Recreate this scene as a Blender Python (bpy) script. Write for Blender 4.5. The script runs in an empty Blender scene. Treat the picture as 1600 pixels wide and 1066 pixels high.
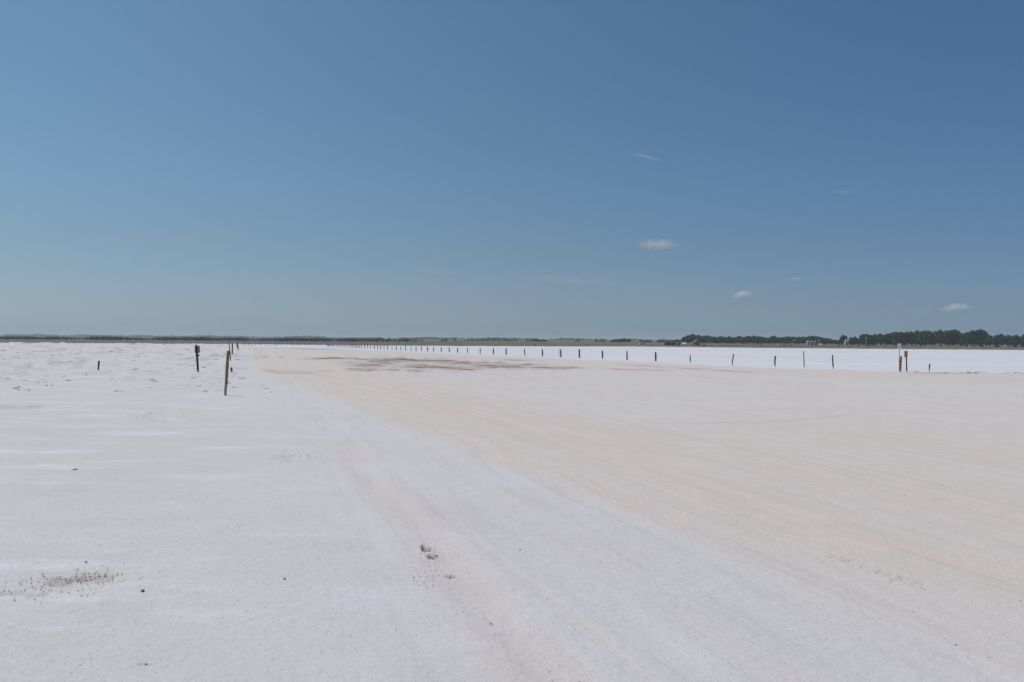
import bpy, bmesh, math, random
import numpy as np
from mathutils import Vector, Matrix, Euler
R = math.radians
sc = bpy.context.scene
C = sc.collection

# ------------------------------------------------------------------ camera
EYE = 1.7
F = 1244.0                       # focal length in pixels of the 1600 px wide photograph
cam_d = bpy.data.cameras.new('camera'); cam = bpy.data.objects.new('camera', cam_d); C.objects.link(cam)
cam_d.sensor_width = 36.0; cam_d.lens = 36.0*F/1600.0
cam_d.clip_start = 0.1; cam_d.clip_end = 30000
CAM_R = Matrix.Rotation(R(90-0.032), 3, 'X') @ Matrix.Rotation(R(0.395), 3, 'Z')
cam.location = (0, 0, EYE); cam.rotation_euler = CAM_R.to_euler()
sc.camera = cam

# ------------------------------------------------------------------ sky and sun
SUN_EL, SUN_AZ = 66.0, -60.0     # azimuth measured from +Y (straight ahead) towards +X
world = bpy.data.worlds.new('World'); sc.world = world; world.use_nodes = True
wn = world.node_tree.nodes; wl = world.node_tree.links; wn.clear()
sky = wn.new('ShaderNodeTexSky'); sky.sky_type = 'NISHITA'; sky.sun_disc = False
sky.sun_elevation = R(SUN_EL); sky.sun_rotation = R(SUN_AZ)
sky.altitude = 300; sky.air_density = 1.0; sky.dust_density = 0.6; sky.ozone_density = 2.5
bg = wn.new('ShaderNodeBackground'); bg.inputs['Strength'].default_value = 0.07
wo = wn.new('ShaderNodeOutputWorld')
# the air is hazier on the sunward side: a gentle tint by elevation and by bearing
wtc = wn.new('ShaderNodeTexCoord'); wsp = wn.new('ShaderNodeSeparateXYZ'); wl.new(wtc.outputs['Generated'], wsp.inputs[0])
def wramp(fac, stops):
    n = wn.new('ShaderNodeValToRGB'); wl.new(fac, n.inputs[0]); e = n.color_ramp.elements
    while len(e) < len(stops): e.new(.5)
    for q, (p, c) in zip(e, stops): q.position = p; q.color = (*c, 1)
    return n.outputs[0]
def wmath(op, a, b):
    n = wn.new('ShaderNodeMath'); n.operation = op
    for i, v in enumerate((a, b)):
        if isinstance(v, (int, float)): n.inputs[i].default_value = v
        else: wl.new(v, n.inputs[i])
    return n.outputs[0]
def wmul(a, b):
    n = wn.new('ShaderNodeMix'); n.data_type = 'RGBA'; n.blend_type = 'MULTIPLY'; n.inputs[0].default_value = 1
    wl.new(a, n.inputs[6]); wl.new(b, n.inputs[7]); return n.outputs[2]
el = wramp(wsp.outputs[2], [(0, (.54, .74, 1.19)), (.018, (.54, .73, 1.12)), (.042, (.59, .71, .98)), (.106, (.65, .768, .90)), (.184, (.702, .877, .983)), (.294, (.728, .94, 1.02)), (.387, (.753, .99, 1.05))])
q = wmath('MULTIPLY', wsp.outputs[0], wmath('ADD', .75, wmath('MULTIPLY', wsp.outputs[2], 1.35)))
q = wmath('ADD', wmath('MULTIPLY', q, .9), .5)
az = wramp(q, [(.0, (1.21, 1.165, 1.06)), (.5, (.997, .98, .941)), (1.0, (.77, .86, .96))])
wl.new(wmul(wmul(sky.outputs[0], el), az), bg.inputs[0]); wl.new(bg.outputs[0], wo.inputs[0])
sun_d = bpy.data.lights.new('sun', 'SUN'); sun = bpy.data.objects.new('sun', sun_d); C.objects.link(sun)
sun_d.energy = 3.0; sun_d.angle = R(0.5); sun_d.color = (1.0, 0.965, 0.92)
sdir = Vector((math.sin(R(SUN_AZ))*math.cos(R(SUN_EL)), math.cos(R(SUN_AZ))*math.cos(R(SUN_EL)), math.sin(R(SUN_EL))))
sun.rotation_euler = sdir.to_track_quat('Z', 'Y').to_euler()
sc.view_settings.view_transform = 'Standard'; sc.view_settings.look = 'None'
sc.view_settings.exposure = 0.0; sc.view_settings.gamma = 1.0
sc.cycles.volume_bounces = 3

# ------------------------------------------------------------------ helpers
def ray(px, py):
    return (CAM_R @ Vector(((px-800)/F, -(py-533)/F, -1))).normalized()
def ground_at(px, py, z=0.0):
    d = ray(px, py); t = (z-EYE)/d.z
    return Vector((d.x*t, d.y*t, z))
def at_dist(px, py, Y):
    d = ray(px, py); t = Y/d.y
    return Vector((d.x*t, Y, EYE+d.z*t))
def horizon(px): return 532.3 + 0.0069*(px-800)

def tag(o, label=None, cat=None, group=None, kind=None):
    if label: o['label'] = label
    if cat: o['category'] = cat
    if group: o['group'] = group
    if kind: o['kind'] = kind
    return o
def empty(name, loc, rz=0.0):
    o = bpy.data.objects.new(name, None); C.objects.link(o)
    o.location = loc; o.rotation_euler = (0, 0, rz); o.empty_display_size = 0.3
    return o
def link_mesh(name, me, m, parent=None, smooth=False):
    if m: me.materials.append(m)
    if smooth: me.polygons.foreach_set('use_smooth', [True]*len(me.polygons))
    o = bpy.data.objects.new(name, me); C.objects.link(o); o.parent = parent
    return o
def from_bm(name, bm, m, parent=None, smooth=False):
    me = bpy.data.meshes.new(name); bm.normal_update(); bm.to_mesh(me); bm.free()
    return link_mesh(name, me, m, parent, smooth)
def np_mesh(name, verts, quads):
    me = bpy.data.meshes.new(name); n, q = len(verts), len(quads); k = quads.shape[1]
    me.vertices.add(n); me.vertices.foreach_set('co', np.ascontiguousarray(verts, dtype=np.float32).ravel())
    me.loops.add(q*k); me.loops.foreach_set('vertex_index', np.ascontiguousarray(quads, dtype=np.int32).ravel())
    me.polygons.add(q); me.polygons.foreach_set('loop_start', np.arange(0, q*k, k, dtype=np.int32))
    me.update(calc_edges=True); me.validate()
    return me
def copy_tree(o, parent=None):
    c = o.copy(); C.objects.link(c); c.parent = parent
    for ch in list(o.children): copy_tree(ch, c)
    return c
def box(bm, x0, x1, y0, y1, z0, z1):
    v = [bm.verts.new(p) for p in ((x0,y0,z0),(x1,y0,z0),(x1,y1,z0),(x0,y1,z0),(x0,y0,z1),(x1,y0,z1),(x1,y1,z1),(x0,y1,z1))]
    for f in ((0,3,2,1),(4,5,6,7),(0,1,5,4),(1,2,6,5),(2,3,7,6),(3,0,4,7)): bm.faces.new([v[i] for i in f])
    return v

def hash2(ix, iy, s):
    h = (ix.astype(np.int64)*374761393 + iy.astype(np.int64)*668265263 + s*974634777) & 0xFFFFFFFF
    h = ((h ^ (h >> 13))*1274126177) & 0xFFFFFFFF
    h = h ^ (h >> 16)
    return (h & 0xFFFFFF)/float(0xFFFFFF)
def vnoise(x, y, s=0):
    ix, iy = np.floor(x), np.floor(y); fx, fy = x-ix, y-iy
    fx = fx*fx*(3-2*fx); fy = fy*fy*(3-2*fy)
    a = hash2(ix, iy, s); b = hash2(ix+1, iy, s); c = hash2(ix, iy+1, s); d = hash2(ix+1, iy+1, s)
    return (a*(1-fx)+b*fx)*(1-fy) + (c*(1-fx)+d*fx)*fy
def fbm(x, y, s=0, o=4):
    r = 0; a = .5; t = 0
    for i in range(o):
        r = r + a*vnoise(x*2**i, y*2**i, s+i*17); t += a; a *= .5
    return r/t
def sst(a, b, x):
    t = np.clip((x-a)/(b-a), 0, 1); return t*t*(3-2*t)

# ------------------------------------------------------------------ node helpers
class NT:
    def __init__(s, name):
        s.m = bpy.data.materials.new(name); s.m.use_nodes = True
        s.t = s.m.node_tree; s.t.nodes.clear()
        s.out = s.t.nodes.new('ShaderNodeOutputMaterial')
        s.b = s.t.nodes.new('ShaderNodeBsdfPrincipled'); s.t.links.new(s.b.outputs[0], s.out.inputs[0])
        s.b.inputs['Roughness'].default_value = .9
        s.b.inputs['Specular IOR Level'].default_value = .2
    def set(s, sock, v):
        if isinstance(v, bpy.types.NodeSocket): s.t.links.new(v, sock)
        elif v is not None:
            if isinstance(v, tuple) and len(v) == 3 and sock.type == 'RGBA': v = (*v, 1)
            sock.default_value = v
    def math(s, op, a, b=None, c=None, clamp=False):
        n = s.t.nodes.new('ShaderNodeMath'); n.operation = op; n.use_clamp = clamp
        for i, v in enumerate((a, b, c)): s.set(n.inputs[i], v)
        return n.outputs[0]
    def noise(s, vec, scale, detail=4, rough=.55, dist=0.0):
        n = s.t.nodes.new('ShaderNodeTexNoise'); s.set(n.inputs['Vector'], vec)
        n.inputs['Scale'].default_value = scale; n.inputs['Detail'].default_value = detail
        n.inputs['Roughness'].default_value = rough; n.inputs['Distortion'].default_value = dist
        return n.outputs[0]
    def ramp(s, v, a, b, lo=0.0, hi=1.0):
        n = s.t.nodes.new('ShaderNodeMapRange'); n.interpolation_type = 'SMOOTHSTEP'
        for i, x in enumerate((v, a, b, lo, hi)): s.set(n.inputs[i], x)
        return n.outputs[0]
    def mix(s, f, a, b, mode='MIX'):
        n = s.t.nodes.new('ShaderNodeMix'); n.data_type = 'RGBA'; n.blend_type = mode
        s.set(n.inputs[0], f); s.set(n.inputs[6], a); s.set(n.inputs[7], b)
        return n.outputs[2]
    def mapping(s, vec, scale=(1,1,1), rot=(0,0,0)):
        n = s.t.nodes.new('ShaderNodeMapping'); s.set(n.inputs[0], vec)
        n.inputs['Scale'].default_value = scale; n.inputs['Rotation'].default_value = rot
        return n.outputs[0]
    def pos(s): return s.t.nodes.new('ShaderNodeNewGeometry').outputs['Position']
    def objc(s): return s.t.nodes.new('ShaderNodeTexCoord').outputs['Object']
    def rnd(s): return s.t.nodes.new('ShaderNodeObjectInfo').outputs['Random']
    def attr(s, name):
        n = s.t.nodes.new('ShaderNodeAttribute'); n.attribute_name = name; return n.outputs['Fac']
    def bump(s, h, dist, strength=1.0):
        n = s.t.nodes.new('ShaderNodeBump'); s.set(n.inputs['Height'], h)
        n.inputs['Distance'].default_value = dist; n.inputs['Strength'].default_value = strength
        s.t.links.new(n.outputs[0], s.b.inputs['Normal'])
    def col(s, v): s.set(s.b.inputs['Base Color'], v); return s.m

# ------------------------------------------------------------------ the salt flat
TRK = R(-18.2)                                    # heading of the wheel tracks
tu = (math.sin(TRK), math.cos(TRK)); tv = (math.cos(TRK), -math.sin(TRK))

def salt_material():
    n = NT('salt_crust'); p = n.pos()
    patch = n.noise(p, .22, 5, .6); mid = n.noise(p, 1.7, 6, .65); fine = n.noise(p, 24, 5, .75); grain = n.noise(p, 80, 4, .85)
    tp = n.mapping(p, (1, 1, 1), (0, 0, TRK))     # x across the tracks, y along them
    st1 = n.noise(n.mapping(tp, (1.0, .035, 1)), 1.1, 7, .68)
    st2 = n.noise(n.mapping(tp, (1.0, .06, 1)), 5.5, 5, .65)
    st3 = n.noise(n.mapping(tp, (1.0, .02, 1)), .28, 4, .6)
    lav, warm = (.584, .570, .578), (.576, .543, .524)
    c = n.mix(n.ramp(patch, .35, .68), lav, warm)
    # cross-wise wind ripples of the crust on the open side
    rip = n.noise(n.mapping(p, (.35, 1.0, 1), (0, 0, R(12))), 1.3, 6, .7)
    c = n.mix(n.math('MULTIPLY', n.ramp(rip, .50, .72), n.attr('open')), c, (.68, .68, .71))
    c = n.mix(n.math('MULTIPLY', n.ramp(rip, .47, .30), n.math('MULTIPLY', n.attr('open'), .35)), c, (.50, .48, .49))
    # sand of the driven ground
    sandcol = n.mix(n.ramp(st3, .40, .62), (.592, .528, .468), (.600, .512, .445))
    sm = n.math('MULTIPLY', n.attr('sand'), n.ramp(st1, .30, .64, .60, 1.0))
    c = n.mix(sm, c, sandcol)
    # streaks left by wheels
    stk = n.math('MULTIPLY', n.attr('track'), n.ramp(st1, .56, .72))
    c = n.mix(n.math('MULTIPLY', stk, .48), c, (.50, .42, .385))
    stk2 = n.math('MULTIPLY', n.attr('track'), n.ramp(st2, .50, .66))
    c = n.mix(n.math('MULTIPLY', stk2, .25), c, (.64, .625, .635))
    c = n.mix(n.math('MULTIPLY', n.math('MULTIPLY', n.attr('track'), n.ramp(st2, .48, .34)), .30), c, (.46, .42, .425))
    # bright lake salt
    lk = n.mix(n.ramp(n.noise(n.mapping(p, (.12, 1, 1)), .12, 5, .65), .35, .65), (.575, .585, .625), (.650, .645, .665))
    lk = n.mix(n.ramp(n.noise(p, .09, 6, .75), .52, .68, 0, .45), lk, (.50, .48, .49))
    c = n.mix(n.attr('lake'), c, lk)
    # broken crust on the far left: small shadows of its lumps painted dark, plus mottling
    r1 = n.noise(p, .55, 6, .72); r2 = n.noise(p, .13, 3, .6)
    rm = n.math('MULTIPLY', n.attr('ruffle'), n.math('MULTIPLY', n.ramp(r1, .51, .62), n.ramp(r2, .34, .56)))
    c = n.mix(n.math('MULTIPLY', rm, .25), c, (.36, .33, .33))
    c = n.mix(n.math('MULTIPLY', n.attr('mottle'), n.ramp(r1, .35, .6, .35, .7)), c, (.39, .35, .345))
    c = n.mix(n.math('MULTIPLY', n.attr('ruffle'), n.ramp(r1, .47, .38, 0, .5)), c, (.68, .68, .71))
    # stains
    pe = n.attr('peach'); c = n.mix(n.math('MULTIPLY', pe, n.ramp(st1, .25, .7, .45, 1.0)), c, (.640, .490, .415))
    og = n.attr('rust'); c = n.mix(n.math('MULTIPLY', og, n.ramp(st2, .3, .6, .6, 1)), c, (.54, .36, .25))
    mud = n.math('MULTIPLY', n.attr('mud'), n.ramp(n.noise(n.mapping(tp, (1, .10, 1)), .75, 6, .78), .33, .56, .38, 1.0))
    c = n.mix(mud, c, (.205, .118, .085))
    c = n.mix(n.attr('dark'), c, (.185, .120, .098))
    # everything is finely mottled
    c = n.mix(n.ramp(mid, .25, .75, 0, .20), c, (.45, .43, .44))
    c = n.mix(n.ramp(fine, .53, .78, 0, .45), c, (.36, .34, .34))
    c = n.mix(n.ramp(fine, .46, .26, 0, .35), c, (.74, .74, .77))
    spk = n.noise(p, 38, 2, .5)
    c = n.mix(n.ramp(spk, .70, .75, 0, .75), c, (.22, .17, .155))
    c = n.mix(n.ramp(grain, .52, .70, 0, .62), c, (.28, .26, .26))
    c = n.mix(n.ramp(grain, .46, .30, 0, .35), c, (.80, .79, .80))
    g2 = n.noise(p, 11, 5, .7); c = n.mix(n.ramp(g2, .50, .72, 0, .22), c, (.42, .385, .37))
    h = n.math('ADD', n.math('MULTIPLY', fine, .7), n.math('MULTIPLY', grain, .35))
    h = n.math('ADD', h, n.math('MULTIPLY', mid, .6))
    n.bump(h, .011, .6)
    n.b.inputs['Roughness'].default_value = .95; n.b.inputs['Specular IOR Level'].default_value = .1
    return n.col(c)

def ground():
    th = np.concatenate([np.arange(-180, -38, 2.0), np.arange(-37, 37.001, .07), np.arange(38, 180, 2.0)])
    dd = np.concatenate([np.arange(430, 48, -.8), np.arange(48, 4.4, -.38)])                 # spacing chosen so that rows stay evenly fine with distance
    rr = np.concatenate([[.4, 1.0, 1.6, 2.1, 2.6], 1353/dd, [340, 420, 600, 1000, 2000, 3500, 5000]])
    T, RR = np.meshgrid(np.radians(th), rr)
    X = RR*np.sin(T); Y = RR*np.cos(T)
    nt, nr = len(th), len(rr)
    Ys = np.where(Y > .5, Y, .5)
    A = 800 + F*X/Ys; D = F*EYE/Ys                # bearing and depression of each point seen from the start of the track
    A = np.where(Y > .5, A, np.where(X > 0, 9999, -9999)); 
    U = X*tu[0]+Y*tu[1]; V = X*tv[0]+Y*tv[1]
    H = lambda px: horizon(px)
    def band(pts, soft=1.0):                       # soft edged mark along a line of ground points; pts: (x, y, thickness)
        ax = np.array([p[0] for p in pts], float); dy = np.array([p[1]-H(p[0]) for p in pts]); tk = np.array([p[2] for p in pts], float)
        c = np.interp(A, ax, dy); t = np.interp(A, ax, tk)/2
        wob = (fbm(A/14, D*0+3, 5, 3)-.5)*t*1.2
        e = 1 - sst(.35, 1.25, np.abs(D-c-wob)/np.maximum(t, .3))
        L = max(6.0, (ax[-1]-ax[0])*.16)
        return e*sst(ax[0]-L*.2, ax[0]+L, A)*(1-sst(ax[-1]-L, ax[-1]+L*.2, A))
    nz = fbm(X/3, Y/3, 11, 4)
    # driven sand
    ev = np.interp(D, [40, 55, 75, 110, 163, 223, 290, 420], [.2, .8, 2.0, 2.6, 3.1, 3.45, 3.6, 3.7])
    sand = sst(-.25, .45, V-ev+(fbm(V, U/7, 12, 3)-.5)*.5)*sst(12, 20, D)
    bx = np.array([-500, 380, 400, 600, 720, 850, 1000, 1144, 1300, 1400, 1600, 2400], float)
    by = np.array([535, 537.5, 541.5, 547.5, 554, 559.5, 566, 573, 577.5, 581, 586, 606], float)
    bd = np.interp(A, bx, by-H(bx))
    lake = 1 - sst(-1.5, 1.3, D-bd+(fbm(A/12, D/2, 86, 4)-.5)*4.5)
    lake = np.where(A < 395, 0, lake)
    sand = sand*(1-lake)
    grey = sst(5.5, 9, V)*(1-sst(33, 62, np.abs(D-75)))
    sand = sand*(1-.45*grey)*(1-.55*sst(300, 480, D)*(fbm(V/1.2, U/30, 5, 3)*.8+.6))
    sand = np.maximum(sand, .55*sst(380, 420, A)*(1-sst(14, 40, D))*(1-lake))
    track = sst(.2, 1.4, V)*(1-lake*.95)
    opn = 1-sst(-1.5, 3.0, V)
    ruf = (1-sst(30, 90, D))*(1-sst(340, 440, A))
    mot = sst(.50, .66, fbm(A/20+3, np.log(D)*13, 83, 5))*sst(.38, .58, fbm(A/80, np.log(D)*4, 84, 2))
    peach = np.maximum.reduce([
        .62*band([(760, 566, 7), (850, 568.5, 9), (900, 571, 10), (1000, 575, 10), (1100, 578.5, 11), (1250, 583, 11), (1400, 588, 12), (1600, 594, 12), (1900, 604, 12)]),
        .40*band([(600, 553, 9), (700, 558, 9), (800, 563, 8), (900, 567, 6)]),
        .30*band([(470, 588, 12), (540, 598, 16), (620, 618, 20), (700, 645, 20), (800, 690, 20)]),
        .30*band([(440, 545, 4), (520, 546, 4), (600, 549, 3)]),
        .34*sst(-.1, .2, V-ev)*(1-sst(.3, .9, V-ev))*sst(50, 70, D)*(1-sst(260, 330, D)),
        .30*(1-sst(.12, .42, np.abs(V-1.42+(fbm(U/4, U*0, 3, 3)-.5)*.3)))*sst(90, 200, D)*fbm(U/1.2, V/1.5, 21, 3)*1.6])
    rust = np.maximum.reduce([
        .85*band([(405, 578, 5), (430, 580, 6), (450, 581.5, 5), (480, 583, 3), (510, 587, 2)]),
        .50*band([(440, 579, 4), (480, 580.5, 5), (530, 579, 3)]),
        .22*band([(470, 581, 3), (500, 586, 4), (560, 597, 3), (640, 618, 2)]),
        .60*band([(1040, 662, 1.6), (1100, 661.5, 1.6), (1200, 660, 2), (1260, 656, 2), (1310, 651, 2.2), (1345, 642, 3), (1356, 634, 4)]),
        .18*band([(1100, 645, 2), (1200, 640, 2), (1290, 637, 2), (1345, 630, 3)]),
        .25*band([(1150, 640, 1.5), (1250, 638, 1.5), (1500, 646, 2), (1600, 655, 2)])])
    mud = np.maximum.reduce([
        .30*band([(560, 565, 8), (640, 568, 16), (720, 571, 16), (790, 573, 11), (880, 574, 6)]),
        .95*band([(605, 560.5, 3), (640, 562, 4), (670, 563, 4), (700, 563, 3), (720, 563, 2)]),
        1.0*band([(670, 566, 3), (720, 569.5, 5), (750, 572, 6), (778, 573, 6), (810, 573, 4), (860, 574.5, 4), (920, 576, 3)]),
        .90*band([(630, 569, 4), (660, 574, 6), (690, 576, 6), (720, 577, 3), (750, 579, 2)]),
        .65*band([(460, 560, 3), (510, 559.5, 4), (560, 561.5, 3), (600, 562.5, 3), (650, 563, 2)]),
        .70*band([(535, 577, 3), (565, 578, 5), (600, 577.5, 4), (630, 579, 3)]),
        .72*band([(570, 565, 4), (610, 568, 6), (660, 570, 4), (690, 569, 2)]),
        .42*band([(770, 561, 1.5), (800, 562.5, 2.5), (850, 564.5, 2)]),
        .22*band([(440, 544, 2), (480, 545, 2.5), (530, 547, 2)]),
        .25*band([(940, 576, 2), (1000, 578, 3), (1060, 579, 1.5)]),
        .30*band([(960, 569, 1.5), (1060, 575, 2), (1140, 580, 2), (1200, 583, 1.5)]),
        .30*band([(1400, 583, 2), (1500, 583, 2.5), (1600, 585, 3), (1700, 588, 3)]),
        .16*band([(60, 905, 20), (95, 905, 22), (130, 904, 20), (185, 902, 12)]),
        .30*band([(-10, 637, 6), (30, 636.5, 7), (75, 637, 3)])])
    str_ = fbm(A/38+D*.25, D/1.5, 85, 4)
    mud = np.clip(mud*(.40+1.7*sst(.36, .60, str_)), 0, 1)
    mud = np.maximum(mud, (.26+.65*sst(.50, .66, str_))*band([(520, 566, 18), (600, 568, 24), (700, 571, 22), (800, 573, 13), (900, 575, 8)]))
    # ---- relief
    Z = (fbm(X/9, Y/9, 31, 3)-.5)*.03*sst(2, 8, RR)
    near = 1-sst(40, 90, RR)
    Z += (fbm(X/.6, Y/.6, 41, 4)-.5)*.009*near
    Z += (fbm(V/.16, U/4.5, 51, 3)-.5)*.012*track*near
    for (v0, wd, dp) in ((1.42, .16, .010), (1.78, .05, .002), (2.55, .12, .002), (3.45, .16, .010), (3.80, .10, .003), (5.1, .14, .008), (5.45, .12, .006), (7.2, .15, .008)):
        e = V-v0-(fbm(U/9, U*0+v0, 57, 3)-.5)*.5+(fbm(U/.7, V, 60, 3)-.5)*.12
        br = sst(.35, .6, fbm(U/2.2, V*.7, 58, 3)); k_ = np.exp(-(e/wd)**2)*br*near
        Z += -dp*k_ + .45*dp*(np.exp(-((e-wd*1.6)/(wd*.6))**2)+np.exp(-((e+wd*1.6)/(wd*.6))**2))*br*near
        peach = np.maximum(peach, .26*k_*(.5+fbm(X/.3, Y/.3, 59, 3)))
    Z += (fbm(X/.05, Y/.05, 61, 3)-.5)*.006*(1-sst(9, 16, RR))
    Z += ruf*np.maximum(fbm(X/1.6, Y/1.6, 71, 4)-.54, 0)*.9
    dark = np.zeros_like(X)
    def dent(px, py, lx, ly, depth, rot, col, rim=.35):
        g = ground_at(px, py); c, s = math.cos(rot), math.sin(rot)
        a = ((X-g.x)*c+(Y-g.y)*s)/lx; b = (-(X-g.x)*s+(Y-g.y)*c)/ly
        q = np.sqrt(a*a+b*b)+(fbm(X/(lx*.5), Y/(ly*.5), 91, 3)-.5)*1.7
        ins = 1-sst(.55, 1.05, q)
        Z[...] += -depth*ins + depth*rim*np.exp(-((q-1.25)/.25)**2)
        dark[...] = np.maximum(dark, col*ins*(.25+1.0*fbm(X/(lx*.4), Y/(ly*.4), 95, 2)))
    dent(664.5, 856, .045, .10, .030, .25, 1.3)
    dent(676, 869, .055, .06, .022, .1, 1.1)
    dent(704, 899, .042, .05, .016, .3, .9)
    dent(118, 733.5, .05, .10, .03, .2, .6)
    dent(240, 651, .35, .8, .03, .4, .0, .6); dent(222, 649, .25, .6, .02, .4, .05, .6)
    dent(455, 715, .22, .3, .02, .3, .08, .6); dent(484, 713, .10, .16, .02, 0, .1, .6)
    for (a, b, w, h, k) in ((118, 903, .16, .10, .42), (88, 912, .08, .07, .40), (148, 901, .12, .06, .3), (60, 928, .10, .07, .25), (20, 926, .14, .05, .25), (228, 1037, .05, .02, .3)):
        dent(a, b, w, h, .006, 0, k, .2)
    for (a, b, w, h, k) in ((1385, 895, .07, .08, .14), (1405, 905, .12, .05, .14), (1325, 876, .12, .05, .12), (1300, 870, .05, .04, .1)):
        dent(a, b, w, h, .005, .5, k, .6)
    # ---- mesh
    P = np.stack([X, Y, Z], -1).reshape(-1, 3)
    i = np.arange(nr-1)[:, None]*nt; j = np.arange(nt)[None, :]; j2 = (j+1) % nt
    q = np.stack([i+j, i+j2, i+nt+j2, i+nt+j], -1).reshape(-1, 4)[:, ::-1]
    me = np_mesh('salt_flat', P, q)
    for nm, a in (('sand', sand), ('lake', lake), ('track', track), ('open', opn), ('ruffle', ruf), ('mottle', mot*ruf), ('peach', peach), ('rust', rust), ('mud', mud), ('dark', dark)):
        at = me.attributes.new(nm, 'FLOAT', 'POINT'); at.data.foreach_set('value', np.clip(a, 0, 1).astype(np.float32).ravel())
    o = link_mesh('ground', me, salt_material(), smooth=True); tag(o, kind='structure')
ground()

# ------------------------------------------------------------------ grassy land beyond the flat
EX = [-600, 0, 200, 400, 600, 800, 1000, 1200, 1400, 1600, 2200]
ED = [8.6, 8.6, 8.7, 8.5, 9.3, 8.9, 8.0, 8.8, 9.1, 9.3, 9.3]
ZTX = [0, 450, 620, 1000, 1300, 1600]; ZTR = [3600, 3000, 1500, 1200, 1100, 1100]; ZTZ = [5.6, 5.2, 3.4, 3.2, 3.0, 3.0]
def land_z(x, y):
    x = np.asarray(x, float); y = np.asarray(y, float)
    r = np.hypot(x, y); a = 800+F*x/np.maximum(y, 1)
    e = F*EYE/np.interp(a, EX, ED); rt = np.interp(a, ZTX, ZTR); zt = np.interp(a, ZTX, ZTZ)
    t = np.clip((y-e)/(rt-e), 0, 1.0)
    return -.25+.5*sst(-1, 6, y-e) + zt*t**1.75
def land_material():
    n = NT('dry_grass'); p = n.pos()
    a = n.noise(n.mapping(p, (.25, 1, 1)), .035, 5, .65); b = n.noise(p, .5, 6, .75)
    c = n.mix(n.ramp(a, .35, .65), (.098, .098, .054), (.160, .138, .092))
    c = n.mix(n.ramp(b, .45, .72, 0, .7), c, (.050, .060, .028))
    c = n.mix(n.attr('shore'), c, n.mix(b, (.09, .070, .050), (.20, .155, .12)))
    c = n.mix(n.attr('reed'), c, (.125, .108, .105))
    return n.col(c)
def land():
    th = np.radians(np.concatenate([np.arange(-88, -36, 2.0), np.arange(-36, 36, .15), np.arange(36, 89, 2.0)]))
    s = np.concatenate([np.linspace(0, .004, 10), np.geomspace(.005, 1, 70)])
    T, S = np.meshgrid(th, s)
    a = 800+F*np.tan(T); e = F*EYE/np.interp(a, EX, ED)
    rough = (fbm(a/9, a*0, 7, 4)-.5)*16
    y0 = (e+rough)*1.0
    r0 = np.where(np.abs(T) < 1.0, y0/np.cos(np.clip(T, -1, 1)), y0/math.cos(1.0))
    Rr = r0 + S*(4900-r0); X = Rr*np.sin(T); Y = Rr*np.cos(T)
    Z = land_z(X, np.maximum(Y, 60)+e-(e+rough)); Z += (fbm(X/12, Y/12, 3, 4)-.5)*.5*sst(0, .01, S)+(fbm(X/1.5, Y/1.5, 4, 2)-.3)*.35*sst(0, .001, S)
    Z = np.where(S == 0, -.3, Z)
    nr, nt = T.shape
    i = np.arange(nr-1)[:, None]*nt; j = np.arange(nt-1)[None, :]
    q = np.stack([i+j, i+nt+j, i+nt+j+1, i+j+1], -1).reshape(-1, 4)
    me = np_mesh('grass_land', np.stack([X, Y, Z], -1).reshape(-1, 3), q[:, ::-1])
    shore = 1-sst(4, 22, Rr-r0); reed = (1-sst(450, 750, a))*(1-sst(250, 900, Rr-r0))
    for nm, v in (('shore', shore), ('reed', reed)):
        me.attributes.new(nm, 'FLOAT', 'POINT').data.foreach_set('value', v.astype(np.float32).ravel())
    o = link_mesh('far_shore', me, land_material(), smooth=True); tag(o, kind='structure')
land()

# ------------------------------------------------------------------ materials of things
def wood_material(name, base, dark, grey=.4):
    n = NT(name); p = n.objc()
    g = n.noise(n.mapping(p, (9, 9, .9)), 5, 6, .7); k = n.noise(p, 3.5, 4, .6)
    c = n.mix(n.ramp(g, .35, .65), base, dark)
    c = n.mix(n.ramp(k, .45, .75, 0, grey), c, (.23, .215, .205))
    sz = n.t.nodes.new('ShaderNodeSeparateXYZ'); n.set(sz.inputs[0], p)
    c = n.mix(n.ramp(n.math('ADD', sz.outputs[2], n.math('MULTIPLY', k, .12)), .10, .26, .55, 0), c, (.36, .355, .37))
    n.bump(g, .02, .8)
    return n.col(c)
M_dark = wood_material('weathered_dark_wood', (.075, .066, .060), (.030, .027, .026), .2)
M_brown = wood_material('weathered_brown_wood', (.36, .235, .145), (.17, .115, .075), .25)
def plain(name, col, rough=.6, metal=0.0, var=.25, scale=6):
    n = NT(name); p = n.objc(); k = n.noise(p, scale, 5, .65)
    c = n.mix(n.ramp(k, .3, .75, 0, var), col, tuple(v*.45 for v in col))
    n.b.inputs['Roughness'].default_value = rough; n.b.inputs['Metallic'].default_value = metal
    return n.col(c)
M_steel = plain('rusty_steel', (.12, .10, .095), .6, .3)
M_white = plain('white_paint', (.88, .90, .88), .5, 0, .12)
M_ring = plain('faded_green_print', (.50, .58, .54), .6)
M_orange = plain('faded_orange_paint', (.64, .22, .085), .6, 0, .35)
M_alu = plain('dull_aluminium', (.42, .38, .39), .6, 0)
M_pale = plain('pale_painted_metal', (.62, .62, .60), .5)
M_greytank = plain('grey_painted_metal', (.34, .35, .35), .5)
M_glass = plain('dark_glass', (.03, .035, .04), .15)
M_rubber = plain('tyre_rubber', (.02, .02, .02), .8)
M_pink = plain('faded_pink_boards', (.36, .28, .27), .8)
M_rustwall = plain('rust_brown_boards', (.16, .085, .07), .85)
M_tan = plain('tan_boards', (.42, .38, .33), .8)
M_roof = plain('grey_tin_roof', (.30, .30, .31), .5, .2)
M_clod = plain('dry_mud', (.27, .205, .175), .95, 0, .5, 14)
M_crumb = plain('mud_crumbs', (.48, .29, .22), .95, 0, .5, 10)
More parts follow.
